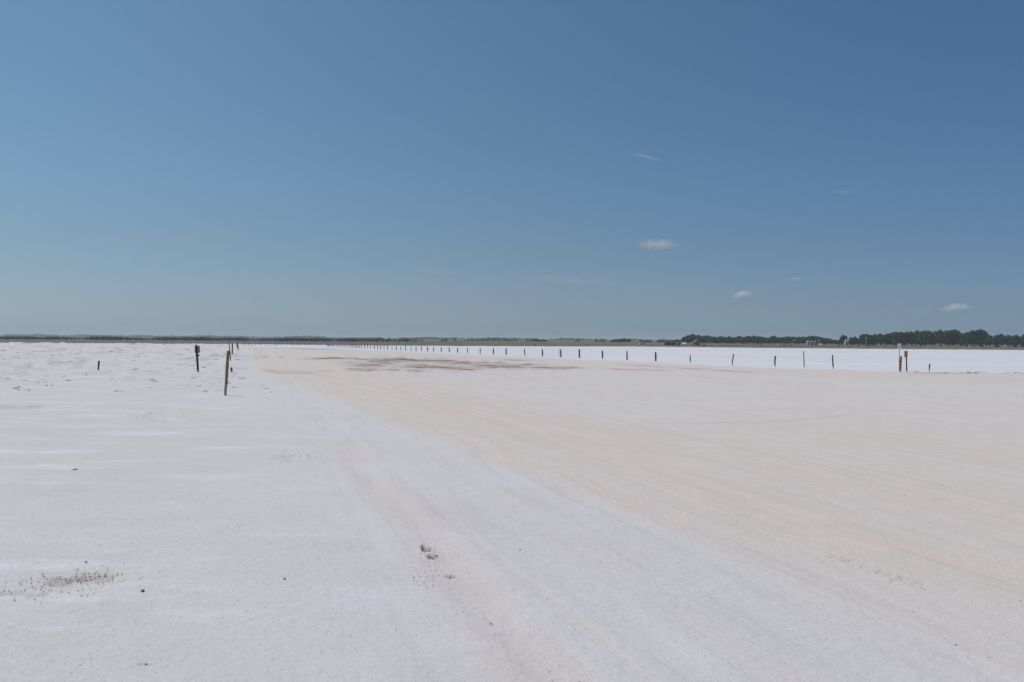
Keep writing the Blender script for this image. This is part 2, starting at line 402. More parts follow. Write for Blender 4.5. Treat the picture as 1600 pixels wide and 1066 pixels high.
M_crust = plain('salt_clod', (.36, .345, .35), .95, 0, .6, 8)

# ------------------------------------------------------------------ posts
def shaft(pts, rad, seed, sides=9, flat=.12, top_tilt=.25):
    """a worn shaft through pts (local) with radii rad; irregular section, chipped slanting top"""
    rnd = random.Random(seed); bm = bmesh.new(); prof = [1+rnd.uniform(-flat, flat) for _ in range(sides)]
    rings = []; m = 0
    P = []
    for k in range(len(pts)-1):
        n = max(1, int((Vector(pts[k+1])-Vector(pts[k])).length/.09))
        for q in range(n): t = q/n; P.append((Vector(pts[k]).lerp(Vector(pts[k+1]), t), rad[k]*(1-t)+rad[k+1]*t))
    P.append((Vector(pts[-1]), rad[-1]))
    ph = rnd.uniform(0, 6)
    for i, (c, r) in enumerate(P):
        ring = []
        for s in range(sides):
            a = 2*math.pi*s/sides+.3; rr = r*prof[s]*(1+rnd.uniform(-.07, .07))
            z = c.z + (top_tilt*r*2*math.cos(a+ph)+rnd.uniform(-.4, .4)*r if i == len(P)-1 else 0)
            ring.append(bm.verts.new((c.x+rr*math.cos(a), c.y+rr*math.sin(a), z)))
        rings.append(ring)
    for a, b in zip(rings, rings[1:]):
        for s in range(sides): bm.faces.new((a[s], a[(s+1) % sides], b[(s+1) % sides], b[s]))
    bm.faces.new(rings[-1]); bm.faces.new(rings[0][::-1])
    return bm
def wpx(w, Y): return w*Y/F
def shaft_px(base, line, seed, top_tilt=.25, sides=9, sink=.08, dy=0.0):
    """line: (x, y, width) photo measurements from the foot to the top, all at the foot's distance"""
    pts, rad = [], []
    for (x, y, w) in line:
        p = at_dist(x, y, base.y+dy)-base; pts.append(p); rad.append(wpx(w, base.y)/2*1.08)
    p0 = pts[0].copy(); p0.z -= sink; pts.insert(0, p0); rad.insert(0, rad[0])
    return shaft(pts, rad, seed, sides, top_tilt=top_tilt)
POSTS = 'old posts standing in the salt'
def post(line, label, mat, group='long row of old posts along the far side of the track', seed=1, tilt=.25, name='wooden_post', cat='post'):
    base = ground_at(line[0][0], line[0][1])
    bm = shaft_px(base, line, seed, tilt)
    o = from_bm(name, bm, mat, smooth=False); o.location = base
    return tag(o, label, cat, group)

# near thick post on the left, with a patched grey foot
b = ground_at(352.3, 618)
t = tag(empty('wooden_post', b), 'tallest nearest brown wooden post, leaning right on a grey foot, left of the track', 'post')
o = from_bm('shaft', shaft_px(b, [(353.3, 603, 4.2), (354.8, 575, 4.6), (356.6, 548.3, 4.4)], 3, .1, 10, 0), M_brown, t)
o = from_bm('foot', shaft_px(b, [(352.2, 618, 3.6), (352.5, 608, 4.0), (353.4, 600, 3.4)], 4, .1, 10, .1, -.012), plain('grey_weathered_wood', (.36, .34, .36), .9, 0, .6, 9), t)

b = ground_at(309.4, 581)
t = tag(empty('sign_post', b), 'dark wooden post carrying a small grey sign seen from its back, left of the track', 'sign')
from_bm('post', shaft_px(b, [(309.4, 581, 2.9), (308.4, 562, 2.9), (307.3, 551, 3.0), (306.6, 539.3, 2.6)], 5), M_dark, t)
p = at_dist(309.2, 555.5, b.y)-b
bm = bmesh.new(); bmesh.ops.create_icosphere(bm, subdivisions=2, radius=.045)
for v in bm.verts: v.co = Vector((v.co.x*1.1, v.co.y, v.co.z*1.3))+p+Vector((.03, 0, 0))
from_bm('knot', bm, M_dark, t)
x0 = at_dist(303.3, 551.5, b.y)-b; x1 = at_dist(311.6, 540.6, b.y)-b
bm = bmesh.new(); box(bm, x0.x, x1.x, .065, .075, x0.z, x1.z)
bmesh.ops.bevel(bm, geom=bm.edges[:], offset=.003, segments=1)
sb = from_bm('sign_board', bm, M_alu, t)

post([(361.9, 581.6, 2.8), (361.6, 578, 3.0), (361.5, 574.6, 2.0)], 'short dark stump just behind the tallest post, left of the track', M_dark, 'posts on the left side of the track', 6)
post([(360.3, 564.6, 1.4), (359.4, 552, 1.4), (358.0, 535, 1.1)], 'tall thin crooked stake directly behind the tallest brown post', M_dark, 'posts on the left side of the track', 7)
post([(363.0, 555, 1.9), (363.1, 545, 1.9), (363.1, 536.6, 1.8)], 'straight dark post to the right of the thin stake behind the tallest post', M_dark, 'posts on the left side of the track', 8)
post([(372.4, 548.6, 1.4), (372.0, 542, 1.3), (371.4, 536.8, 1.2)], 'thin grey stake touching the far dark post on the left side', M_brown, 'posts on the left side of the track', 9)
post([(370.6, 544, 1.5), (370.8, 540, 1.9), (370.9, 535.3, 1.9)], 'farthest dark post in the left row, with a thin grey stake before it', M_dark, 'posts on the left side of the track', 10)
post([(153.6, 580, 2.1), (154.0, 572, 2.2), (154.6, 564.8, 2.8)], 'short dark post standing alone far left on the rough salt', M_dark, 'posts on the left side of the track', 11)
post([(257.2, 541, .7), (257.2, 536, .7)], 'tiny faint stake alone near the far edge of the salt, left of the grey sign', M_dark, 'posts on the left side of the track', 12)

# the long row: (foot x, foot y, top x, top y, width)
def simple(fx, fy, tx, ty, w, label, mat=M_dark, seed=0, **k):
    return post([(fx, fy, w*.9), ((fx+tx)/2, (fy+ty)/2, w), (tx, ty, w*.85)], label, mat, seed=seed, **k)
post([(1406.6, 581, 2.8), (1407.2, 568, 3.0), (1407.7, 557.4, 2.7)], 'thick reddish grey wooden post beside the thin pole of the white sign', M_brown, seed=21)
b = ground_at(1405.0, 579.9)
t = tag(empty('white_sign', b), 'small white sign on a thin dark steel pole by the right post row', 'sign')
from_bm('pole', shaft_px(b, [(1405.0, 579.9, .8), (1405.4, 545, .8), (1405.4, 538, .8)], 22, .0, 8), M_steel, t)
x0 = at_dist(1402.4, 545.6, b.y)-b; x1 = at_dist(1407.7, 536.9, b.y)-b
bm = bmesh.new(); box(bm, x0.x, x1.x, -.028, -.022, x0.z, x1.z)
bmesh.ops.bevel(bm, geom=bm.edges[:], offset=.002, segments=1)
brd = from_bm('sign_board', bm, M_white, t)
bm = bmesh.new(); cx, cz = (x0.x+x1.x)/2, (x0.z+x1.z)/2; q = []
for s in range(32):
    a = 2*math.pi*s/32; q.append((bm.verts.new((cx+.065*math.cos(a), -.0305, cz+.085*math.sin(a))), bm.verts.new((cx+.048*math.cos(a), -.0305, cz+.066*math.sin(a)))))
for s in range(32): a, c = q[s], q[(s+1) % 32]; bm.faces.new((a[0], c[0], c[1], a[1]))
from_bm('printed_ring', bm, M_ring, brd)
b = ground_at(1416.8, 580.6)
t = tag(empty('orange_sign', b), 'small orange sign board nailed to a narrow dark wooden post', 'sign')
from_bm('post', shaft_px(b, [(1416.8, 580.6, 2.2), (1416.4, 568, 1.8), (1416.2, 550, 1.8)], 23), M_dark, t)
x0 = at_dist(1412.3, 558.2, b.y)-b; x1 = at_dist(1417.4, 548.4, b.y)-b
bm = bmesh.new(); box(bm, x0.x, x1.x, -.062, -.050, x0.z, x1.z); bmesh.ops.bevel(bm, geom=bm.edges[:], offset=.004, segments=1)
bmesh.ops.rotate(bm, verts=bm.verts, cent=(x0+x1)/2, matrix=Matrix.Rotation(R(1.5), 3, 'Y'))
from_bm('sign_board', bm, M_orange, t)
post([(1452.0, 581, 1.0), (1452.3, 576, 1.2), (1452.2, 574, 1.8), (1453.0, 569.2, 1.9)], 'short crooked dark post at the right end of the long row', M_dark, seed=24)
post([(1302.4, 576.4, .9), (1301.6, 571, 1.9), (1301.1, 562, 1.9), (1300.9, 555, 1.5)], 'dark post narrowing at its foot, first left of the white and orange signs', M_dark, seed=25)
simple(1256.6, 574.2, 1255.6, 549, 1.3, 'very tall slim stake in the row, second to the left of the white sign', seed=26)
post([(1211.8, 573, .8), (1210.6, 569, 2.0), (1210.8, 562, 2.2), (1211.4, 556.6, 2.0)], 'worn short post with thin foot, just left of the very tall slim stake', M_dark, seed=27)
post([(1144.0, 571.6, .8), (1144.3, 565, 1.9), (1145.2, 560, 1.9), (1146.0, 553.6, 1.9)], 'brownish post leaning to the right in the row', M_brown, seed=28)
post([(1079.2, 567.6, .6), (1078.6, 562, 1.8), (1078.4, 558, 1.4), (1078.4, 554, .6)], 'thin pointed dark post, next left of the brownish leaning post', M_dark, seed=29)
simple(1024.6, 564.8, 1024.4, 550.6, 2.5, 'thick upright dark post, next left of the thin pointed one', seed=30)
simple(979.9, 562.8, 979.6, 549, 2.5, 'thick brownish post, second to the left of the thin pointed one', M_brown, seed=31)
simple(941.4, 560.8, 941.3, 548, 2.1, 'dark post, third to the left of the thin pointed one', seed=32)
simple(905.4, 559.6, 905.2, 546, 2.2, 'dark post standing midway between the thin pointed post and the slanting thin one', seed=33)
simple(876.5, 558.4, 876.2, 546.4, 2.1, 'dark post with a wire-thin stick standing at its left side', seed=34)
simple(873.6, 558.2, 873.4, 544.6, .45, 'wire-thin stick standing close beside a dark post in the row', M_steel, seed=35, name='thin_stick', cat='stick')
simple(847.8, 557.2, 847.5, 546.2, 2.0, 'dark post between the slanting thin post and the post with the stick', seed=36)
simple(820.4, 555.9, 819.3, 545.2, 1.4, 'thin dark post slanting to the left in the row', seed=37)
ordn = ['first', 'second', 'third', 'fourth', 'fifth', 'sixth', 'seventh', 'eighth', 'ninth', 'tenth']
mids = [(791, 554.6, 544.6, 1.7), (771, 553.9, 544.6, 1.7), (750.2, 553.3, 544, 1.3), (730.5, 552, 543.5, 1.2), (715, 551.4, 543.6, 1.6), (702, 550.6, 543, 1.5), (689.5, 550.4, 542.6, 1.3), (677.4, 549.6, 542.4, 1.2), (668.2, 549.4, 542.2, 1.3), (658.6, 548.4, 541.6, 1.2)]
for k, (x, fy, ty, w) in enumerate(mids):
    simple(x, fy, x+((k*37) % 5-2)*.08, ty, w, 'small dark post, %s to the left of the thin slanting one' % ordn[k], seed=40+k)
xs = [650.1, 642.5, 633.5, 626.4, 619.4, 612.6, 605.8, 600, 594.4, 589.8, 585, 579.1, 574.6, 569.6, 564.6, 561.5, 558.8, 556.2, 553.5, 550.6, 547.8, 544, 540.6, 537.5, 534, 531.2, 528.8, 525.6, 522.5, 520, 518.1, 515.6, 513.2, 511]
rp = random.Random(8)
for k, x in enumerate(xs):
    dep = np.interp(x, [400, 510, 600, 650], [9.2, 11.2, 15.0, 17.6]); fy = horizon(x)+dep
    hh = np.interp(x, [510, 560, 600, 650], [3.2, 5.0, 6.0, 6.9])*rp.uniform(.88, 1.08)
    w = np.interp(x, [510, 600, 650], [.9, 1.1, 1.15])*rp.uniform(.8, 1.15)*(1.5 if x < 514 else 1)
    near = x > 595
    simple(x, fy, x+rp.uniform(-.2, .2), fy-hh, w,
        'small dark post in the evenly spaced middle stretch of the long row' if near else 'tiny dark post in the crowded far end of the long row',
        seed=60+k, group='evenly spaced middle posts of the long row' if near else 'crowded far posts of the long row')
for k, x in enumerate([484.4, 476, 468.7, 466, 457, 448.7, 440.6, 431, 422.5, 415, 407, 399.7, 393.3, 388.4, 383]):
    fy = horizon(x)+np.interp(x, [383, 400, 484], [10.6, 10.3, 9.4])
    simple(x, fy, x+rp.uniform(-.1, .1), fy-rp.uniform(2.6, 3.8), rp.uniform(.5, .75), 'faint far post where the track meets the far shore', seed=100+k, group='faint posts at the far end of the track')

# ------------------------------------------------------------------ stones, clods and crumbs
def rock_mesh(name, mat, seed, sub=2):
    bm = bmesh.new(); bmesh.ops.create_icosphere(bm, subdivisions=sub, radius=1)
    from mathutils import noise
    for v in bm.verts:
        k = noise.noise(v.co*1.7+Vector((seed*3.1, 0, 0)))*.45+noise.noise(v.co*4+Vector((0, seed, 0)))*.2
        v.co *= 1+k
        if v.co.z < -.3: v.co.z = -.3-(-.3-v.co.z)*.3
    me = bpy.data.meshes.new(name); bm.to_mesh(me); bm.free(); me.materials.append(mat); return me
RK = [rock_mesh('clod', M_clod, s) for s in range(4)]
CR = [rock_mesh('salt_lump', M_crust, s+9) for s in range(3)]
def rock(px, py, wpx_, hpx, label, me, name='mud_clod', cat='clod', group=None, depth=1.0, seed=0):
    g = ground_at(px, py); s = wpx(wpx_, g.y)/2*.8; h = wpx(hpx, g.y)*.65
    o = bpy.data.objects.new(name, me); C.objects.link(o)
    o.location = (g.x, g.y, h*.15); o.scale = (s, s*depth, h*.8); o.rotation_euler = (0, 0, seed*1.7)
    return tag(o, label, cat, group)
rock(223, 923.5, 7, 4.5, 'round grey pebble alone in the left foreground, right of the brown crumbs', RK[0], 'pebble', 'pebble', seed=1)
rock(134.5, 878, 6, 2, 'flat dark pebble above the patch of brown crumbs', RK[1], 'pebble', 'pebble', seed=2)
rock(117.5, 733.8, 8, 2, 'flat dark flake of mud alone on the white salt at left', RK[2], seed=3)
rock(444.5, 904.3, 5, 2.6, 'small dark pebble alone between the crumb patch and the footprints', RK[3], 'pebble', 'pebble', seed=4)
rock(228.5, 1038.5, 5, 3, 'rust-brown crumb pair near the lower left edge', RK[0], seed=5)
rock(767.5, 974.4, 4.5, 1.8, 'small dark pebble right of and below the footprints', RK[1], 'pebble', 'pebble', seed=6)
rock(812.5, 859.5, 3, 2, 'small dark pebble to the right of the footprints', RK[2], 'pebble', 'pebble', seed=7)
rock(843.5, 956, 4, 3, 'small dark pebble on the grey salt, far right of the footprints', RK[3], 'pebble', 'pebble', seed=8)
rock(681.8, 869.3, 5, 3.5, 'dark lump of mud at the rim of the second footprint', RK[0], seed=9)
rock(1494, 1008, 4, 2.2, 'tiny dark pebble in the lower right foreground', RK[1], 'pebble', 'pebble', seed=10)
rock(1513.5, 582.6, 10, 2.4, 'largest dark clod on the right edge of the flat', RK[0], seed=12)
rock(1525, 582.8, 6, 3.0, 'grey clod just right of the largest dark clod at right', CR[0], seed=13)
for k, (x, y, w, h) in enumerate([(1430, 581, 4, 1.4), (1433.6, 581.2, 4, 1.5), (1477, 582.6, 6, 1.2), (1502, 582, 6, 1.2), (1531, 581.6, 8, 1.2), (1538, 581.3, 5, 1), (1575, 582, 6, 1.5), (1585, 583, 7, 2), (1592, 583, 5, 1.8), (1598, 584, 5, 2)]):
    rock(x, y, w, h, 'low clod of dry mud along the right edge of the driven ground', RK[k % 4] if k % 3 else CR[0], group='low mud clods at the right', seed=k)
for k, (x, y, w, h) in enumerate([(190, 553.6, 5, 2.2), (183, 553.8, 4, 1.4), (215, 554, 6, 1.6), (218, 553.6, 3, 1.8), (263.5, 554, 6, 1.8), (276, 553.6, 4, 2.2), (281, 553.5, 4, 1.6), (93, 552.8, 9, 1.2), (34.5, 557.5, 3, 1.8), (18, 560.4, 5, 1.4), (112, 567, 4, 1.8), (46, 572.3, 4, 1.5), (134.5, 586.6, 4, 2), (73.5, 602.8, 3.5, 1.8), (81, 602.8, 4, 1.4), (5, 562.6, 6, 1.4), (246, 579.4, 10, 1.2), (372, 562.4, 12, 1.0), (338, 562.2, 8, 1.2), (300, 560.5, 8, 1.2), (241, 567.8, 7, 1.0)]):
    rock(x, y, w, h, 'low dark clod in the broken crust at the far left', RK[k % 4] if k % 3 else CR[k % 2], group='low clods in the broken crust at far left', seed=k)

def broken_crust():
    rnd = random.Random(12); V, Q = [], []; n = 0
    b0 = bmesh.new(); bmesh.ops.create_icosphere(b0, subdivisions=2, radius=1)
    bv = np.array([v.co[:] for v in b0.verts]); bf = np.array([[v.index for v in f.verts] for f in b0.faces]); b0.free()
    made = 0
    while made < 520:
        x = rnd.uniform(-30, 440); d = 9.0+(rnd.random()**1.9)*75
        py = horizon(x)+d; cl = fbm(np.array([x/30.0]), np.array([d/3.0]), 33, 3)[0]
        if cl < .49+.07*rnd.random()+.0012*d+(.10 if x > 370 else 0): continue
        g = ground_at(x, py); made += 1
        w = wpx(rnd.uniform(1.2, 6), g.y)*(1 if d > 16 else .7)/2; w = min(w, .30+.3*rnd.random()); h = min(.085, w*.3)*rnd.uniform(.4, 1.0)
        a = rnd.uniform(-.5, .5); c, q = math.cos(a), math.sin(a)
        k = 1+.28*np.sin(bv[:, :1]*rnd.uniform(3, 6)+rnd.uniform(0, 6))*np.cos(bv[:, 1:2]*rnd.uniform(3, 6))+.18*np.sin(bv[:, 2:3]*7+rnd.uniform(0, 6))
        v = bv*k*np.array([w*rnd.uniform(.9, 2.0), w*rnd.uniform(.6, 1.2), h])
        v = np.stack([v[:, 0]*c-v[:, 1]*q+g.x, v[:, 0]*q+v[:, 1]*c+g.y, v[:, 2]+h*.25], -1)
        V.append(v); Q.append(bf+n); n += len(bv)
    m = NT('broken_crust'); p = m.pos(); a = m.noise(p, 1.3, 4, .6); b = m.noise(p, .12, 2, .5)
    cc = m.mix(m.ramp(a, .40, .62), (.55, .54, .55), (.37, .345, .34)); cc = m.mix(m.ramp(b, .4, .6, 0, .6), cc, (.52, .51, .53))
    o = link_mesh('broken_crust', np_mesh('broken_crust', np.concatenate(V), np.concatenate(Q)), m.col(cc), smooth=True)
    tag(o, 'broken knobbly salt crust covering the far left of the flat', 'crust', kind='stuff')
broken_crust()

def crumbs():
    rnd = random.Random(5); V, Q = [], []
    base = bmesh.new(); bmesh.ops.create_icosphere(base, subdivisions=1, radius=1)
    bv = np.array([v.co[:] for v in base.verts]); bf = np.array([[v.index for v in f.verts] for f in base.faces]); base.free()
    items = []
    def add(px, py, s):
        if py < 620: return
        g = ground_at(px, py); items.append((g.x, g.y, s))
    G = rnd.normalvariate
    for _ in range(90): q = G(0, 1); add(118+q*36, 905-q*2.5+G(0, 4.5), rnd.uniform(.0015, .0065))
    for _ in range(90): add(G(80, 60), G(915, 14), rnd.uniform(.002, .0055))
    for _ in range(40): add(G(170, 20), G(897, 6), rnd.uniform(.002, .005))
    for _ in range(60): add(G(665, 15), G(893, 14), rnd.uniform(.0015, .004))
    for _ in range(70): add(G(690, 30), G(900, 30), rnd.uniform(.001, .003))
    for _ in range(20): add(G(700, 20), G(866, 3), rnd.uniform(.0015, .003))
    for _ in range(60): t = rnd.random(); add(1290+t*160+G(0, 6), 868+t*52+G(0, 4), rnd.uniform(.002, .004))
    for _ in range(40): t = rnd.random(); add(1180+t*300+G(0, 9), 722+t*62+G(0, 5), rnd.uniform(.0025, .0045))
    for _ in range(260):
        t = rnd.random()**.8; y = 640+t*430; add(rnd.uniform(-20, 1620), y, rnd.uniform(.0010, .0024)*(1+1.2*(1-t)))
    for _ in range(120): t = rnd.random(); add(560+t*260+G(0, 20), 760+t*300, rnd.uniform(.001, .003))
    n = 0
    for (x, y, s) in items:
        sc_ = np.array([rnd.uniform(.8, 1.8), rnd.uniform(.8, 1.5), rnd.uniform(.5, .9)])*s
        a = rnd.uniform(0, 6.28); c, q = math.cos(a), math.sin(a)
        v = bv*(1+np.array([[rnd.uniform(-.25, .25)] for _ in bv]))*sc_
        v = np.stack([v[:, 0]*c-v[:, 1]*q+x, v[:, 0]*q+v[:, 1]*c+y, v[:, 2]+s*.3], -1)
        V.append(v); Q.append(bf+n); n += len(bv)
    me = np_mesh('mud_crumbs', np.concatenate(V), np.concatenate(Q))
    o = link_mesh('mud_crumbs', me, M_crumb)
    tag(o, 'scattered brown crumbs of dried mud lying on the salt', 'crumbs', kind='stuff')
crumbs()

# ------------------------------------------------------------------ trees
def leaf_material(name, a, b):
    n = NT(name); p = n.objc(); k = n.noise(p, .9, 3, .6)
    c = n.mix(n.ramp(k, .35, .65), a, b)
    hsv = n.t.nodes.new('ShaderNodeHueSaturation'); n.set(hsv.inputs['Color'], c)
    n.set(hsv.inputs['Value'], n.math('MULTIPLY_ADD', n.rnd(), .9, .55))
    n.set(hsv.inputs['Hue'], n.math('MULTIPLY_ADD', n.rnd(), .04, .48))
    return n.col(hsv.outputs[0])
M_leaf = leaf_material('tree_leaves', (.044, .078, .028), (.072, .112, .038))
M_leafb = leaf_material('shrub_leaves', (.045, .062, .026), (.075, .092, .040))
M_bark = plain('tree_bark', (.075, .062, .052), .9)
def leaves(lobes, n, size, seed):
    g = np.random.default_rng(seed); vol = np.array([a[3]*a[4]*a[5] for a in lobes])**(2/3); pr = vol/vol.sum()
    idx = g.choice(len(lobes), n, p=pr); L = np.array(lobes)[idx]
    d = g.normal(size=(n, 3)); d /= np.linalg.norm(d, axis=1)[:, None]
    rad = (g.random(n)**.30)[:, None]*(1+.18*g.normal(size=(n, 1)))
    c = L[:, :3]+d*rad*L[:, 3:6]
    c[:, 2] = np.maximum(c[:, 2], .25)
    u = g.normal(size=(n, 3)); u /= np.linalg.norm(u, axis=1)[:, None]
    w = np.cross(u, d+.6*g.normal(size=(n, 3))); w /= np.linalg.norm(w, axis=1)[:, None]
    s = size*(.6+.8*g.random((n, 1)))
    P = np.stack([c-u*s-w*s*.6, c+u*s*.9-w*s*.5, c+u*s+w*s*.7, c-u*s*.8+w*s*.6], 1).reshape(-1, 3)
    return P, np.arange(4*n).reshape(-1, 4)
def tree_proto(seed, dense=1.0):
    """8 m tall, about 7 m wide"""
    rnd = random.Random(seed); lobes = [(0, 0, 3.9, 2.7, 2.5, 3.0)]
    for k in range(9):
        a = k*2.4+rnd.uniform(-.4, .4); r = rnd.uniform(1.0, 2.2); z = rnd.uniform(1.4, 6.0); s = rnd.uniform(1.2, 1.9)
        r *= 1-.15*max(0, z-4)/3
        lobes.append((r*math.cos(a), r*math.sin(a), z, s, s, s*rnd.uniform(.8, 1.1)))
    lobes.append((rnd.uniform(-1.0, 1.0), 0, 6.4, 1.7, 1.6, 1.3))
    P, Q = leaves(lobes, int(2300*dense), .34, seed)
    t = empty('tree', (0, 0, 0))
    bm = shaft([(0, 0, -.3), (.05, 0, 1.4), (-.05, .1, 3.0), (.1, 0, 5.6)], [.26, .20, .15, .05], seed, 7, top_tilt=0)
    for k in range(4):
        a = k*1.7+seed; h = 1.6+k*.7; e = (1.6*math.cos(a), 1.6*math.sin(a), h+1.7)
        b2 = shaft([(0, 0, h), (e[0]*.5, e[1]*.5, h+1.0), e], [.10, .07, .03], seed+k, 5, top_tilt=0)
        m2 = bpy.data.meshes.new('t'); b2.to_mesh(m2); b2.free(); bm.from_mesh(m2); bpy.data.meshes.remove(m2)
    from_bm('trunk', bm, M_bark, t)
    link_mesh('crown', np_mesh('crown', P, Q), M_leaf, t)
    return t
protos = [tree_proto(s) for s in range(6)]; used = [False]*6
def tree(x, top, w, foot, Y, label, group, k):
    i = k % 6
    if used[i]: o = copy_tree(protos[i])
    else: o = protos[i]; used[i] = True
    g = at_dist(x, foot, Y); z = float(land_z(g.x, Y)); tp = at_dist(x, top, Y).z
    o.location = (g.x, Y, z-.1); h = max(1.5, tp-z)/7.35; ww = wpx(w, Y)/5.6
    o.scale = (ww, max(ww, .6*h), h); o.rotation_euler = (0, 0, [0, 3.14, .3, 2.9][k % 4])
    return tag(o, label, 'tree', group)
rt = random.Random(3)
near_row = [(1348,523,7),(1354,522.5,8),(1361,523.5,9),(1367,523,8),(1376,522.3,11),(1385,522,10),(1393,520.5,11),(1401,519.5,11),(1409,519,11),(1417,519.4,10),(1424,519,10),(1432,517.3,11),(1440,518.5,10),(1447,517.4,10),(1453,517.5,10),(1461,518.5,11),(1470,517,13),(1478,517.5,11),(1485,517,10),(1493,516.3,11),(1500,519.5,9),(1506,521.5,8),(1511,520,9),(1518,517.6,11),(1526,517,12),(1533.5,515.8,12),(1540,519,10),(1547,524.5,9)]
named = {1348: 'leftmost tree of the tall right-hand row, narrow and dark', 1432: 'tree whose crown rises just above its neighbours over the two signs', 1470: 'broad tree in the middle of the tall right-hand row', 1493: 'tree standing out just left of a dip in the treetops of the right-hand row', 1506: 'lower tree filling the dip in the tall right-hand row', 1533.5: 'highest tree of the right-hand row, near its right end', 1547: 'low drooping tree closing the tall row at its right end'}
for k, (x, tp, w) in enumerate(near_row):
    w *= 1.2
    lab = named.get(x) or ('tall dark green tree in the row behind the orange and white signs' if x < 1430 else 'tall dark green tree in the dense row right of the signs')
    grp = None if x in named else ('trees of the tall row behind the signs' if x < 1430 else 'trees of the tall row right of the signs')
    tree(x, tp+rt.uniform(-.3, .3), w, 540, rt.uniform(395, 430), lab, grp, k)
for k, (x, tp, w, lab) in enumerate([(1557, 524, 10, 'left tree of the round clump at the far right'), (1565, 522.8, 13, 'tallest middle tree of the round clump at the far right'), (1574.5, 524, 11, 'third tree of the round clump at the far right'), (1583, 525, 7, 'low tree joining the round clump at the far right'), (1588.5, 524, 8, 'right end tree of the round clump, beside a gap of sky'), (1597, 526, 9, 'tree next to the gap of sky at the right edge of the view'), (1602, 522.3, 10, 'tree cut by the right edge of the view')]):
    tree(x, tp, w, 540, 405+k*3, lab, None, k+3)
tree(1318, 524.4, 11, 540, 425, 'round tree standing alone left of the pale shed', None, 1)
tree(1330, 527, 8, 540, 430, 'low tree just right of the pale shed', None, 2)
tree(1336, 526.3, 7.5, 540, 432, 'second low tree right of the pale shed', None, 3)
tree(1342, 529, 7, 540, 436, 'small low tree filling the gap left of the tall row', None, 4)
far_row = [(1070,526.5,8),(1077,524,10),(1082.5,522.3,9),(1092,524,12),(1099,525.3,9),(1104,524.6,9),(1110,526.2,9),(1117,526.4,10),(1126,526,10),(1132,526.6,8),(1138,526,9),(1145,527.4,9),(1150,527,8),(1156,525.4,9),(1163,527,9),(1170,525.6,10),(1177,525.2,10),(1185,526,10),(1192,527.4,9),(1198,528,8),(1204,527.4,8),(1210,525.2,10),(1217,527.6,9),(1225,527,9),(1233,526,11),(1241,526.4,10),(1249,526.8,9),(1256,526.4,10),(1263,526,9),(1269,525.3,9),(1277,526.4,10),(1284,527.3,9),(1291,528.4,9),(1297,529.3,9),(1304,531,9),(1310,532,8)]
named2 = {1070: 'first low tree at the left end of the long tree line', 1082.5: 'highest tree at the left end of the long line, above the pink shed', 1210: 'round-topped tree rising over the middle of the long line', 1310: 'lowest tree at the right end of the long line, left of the lone round tree'}
for k, (x, tp, w) in enumerate(far_row):
    lab = named2.get(x) or ('dark tree in the left half of the distant tree line' if x < 1200 else 'dark tree in the right half of the distant line, near the white tanks')
    grp = None if x in named2 else ('trees in the left half of the distant line' if x < 1200 else 'trees in the right half of the distant line')
    tree(x, tp+rt.uniform(-.3, .2), w*1.25, 539, rt.uniform(500, 560), lab, grp, k+1)
mid_trees = [(957,531,5,1),(962,530.2,6,1),(967,529.8,6,1),(972,529.3,6,1),(976.5,528.6,6,1),(982,529.4,6,1),
 (1002,531.4,5,2),(1009,532,6,2),(1015,532.3,6,2),(1030,532,6,2),(1036,531.3,8,2),(1044,532,7,2),(1052,531.8,6,2),(1057.5,530.2,5,2),(1062,531,5,2),
 (824,531.6,5,3),(831,531,5,3),(837,529.4,5,3),(842,530.6,6,3),(848,531,6,3),(853,531.4,5,3),
 (903,531.3,8,4),(932,532,5,4),(939,531.5,5,4),(944,532,5,4),
 (805,532.6,6,5),(796,531.4,7,5),(789,532.2,7,5),(780,532,7,5),(771,532.4,7,5),(762,532.6,6,5),(754,531.4,7,5),(747,531.6,7,5),(738,532.4,7,5),(730,532.8,5,5),(711,533,5,5),(695,532,6,5)]
mlab = {1: ('dark tree in the compact dark clump on the grassy rise', 'trees of the compact clump on the grassy rise'), 2: ('small distant tree between the compact clump and the long tree line', 'small trees left of the long tree line'),
 3: ('small distant tree in the clump above the middle of the post row', 'trees of the small clump above the post row'), 4: ('small lone tree on the open grassy rise', 'lone small trees on the grassy rise'), 5: ('small distant tree on the low ridge near the middle of the horizon', 'small trees on the middle ridge')}
for k, (x, tp, w, g) in enumerate(mid_trees):
    tree(x, tp, w*1.15, 536, {1: 620, 2: 640, 3: 700, 4: 760, 5: 820}[g]+rt.uniform(-20, 20), mlab[g][0], mlab[g][1], k)

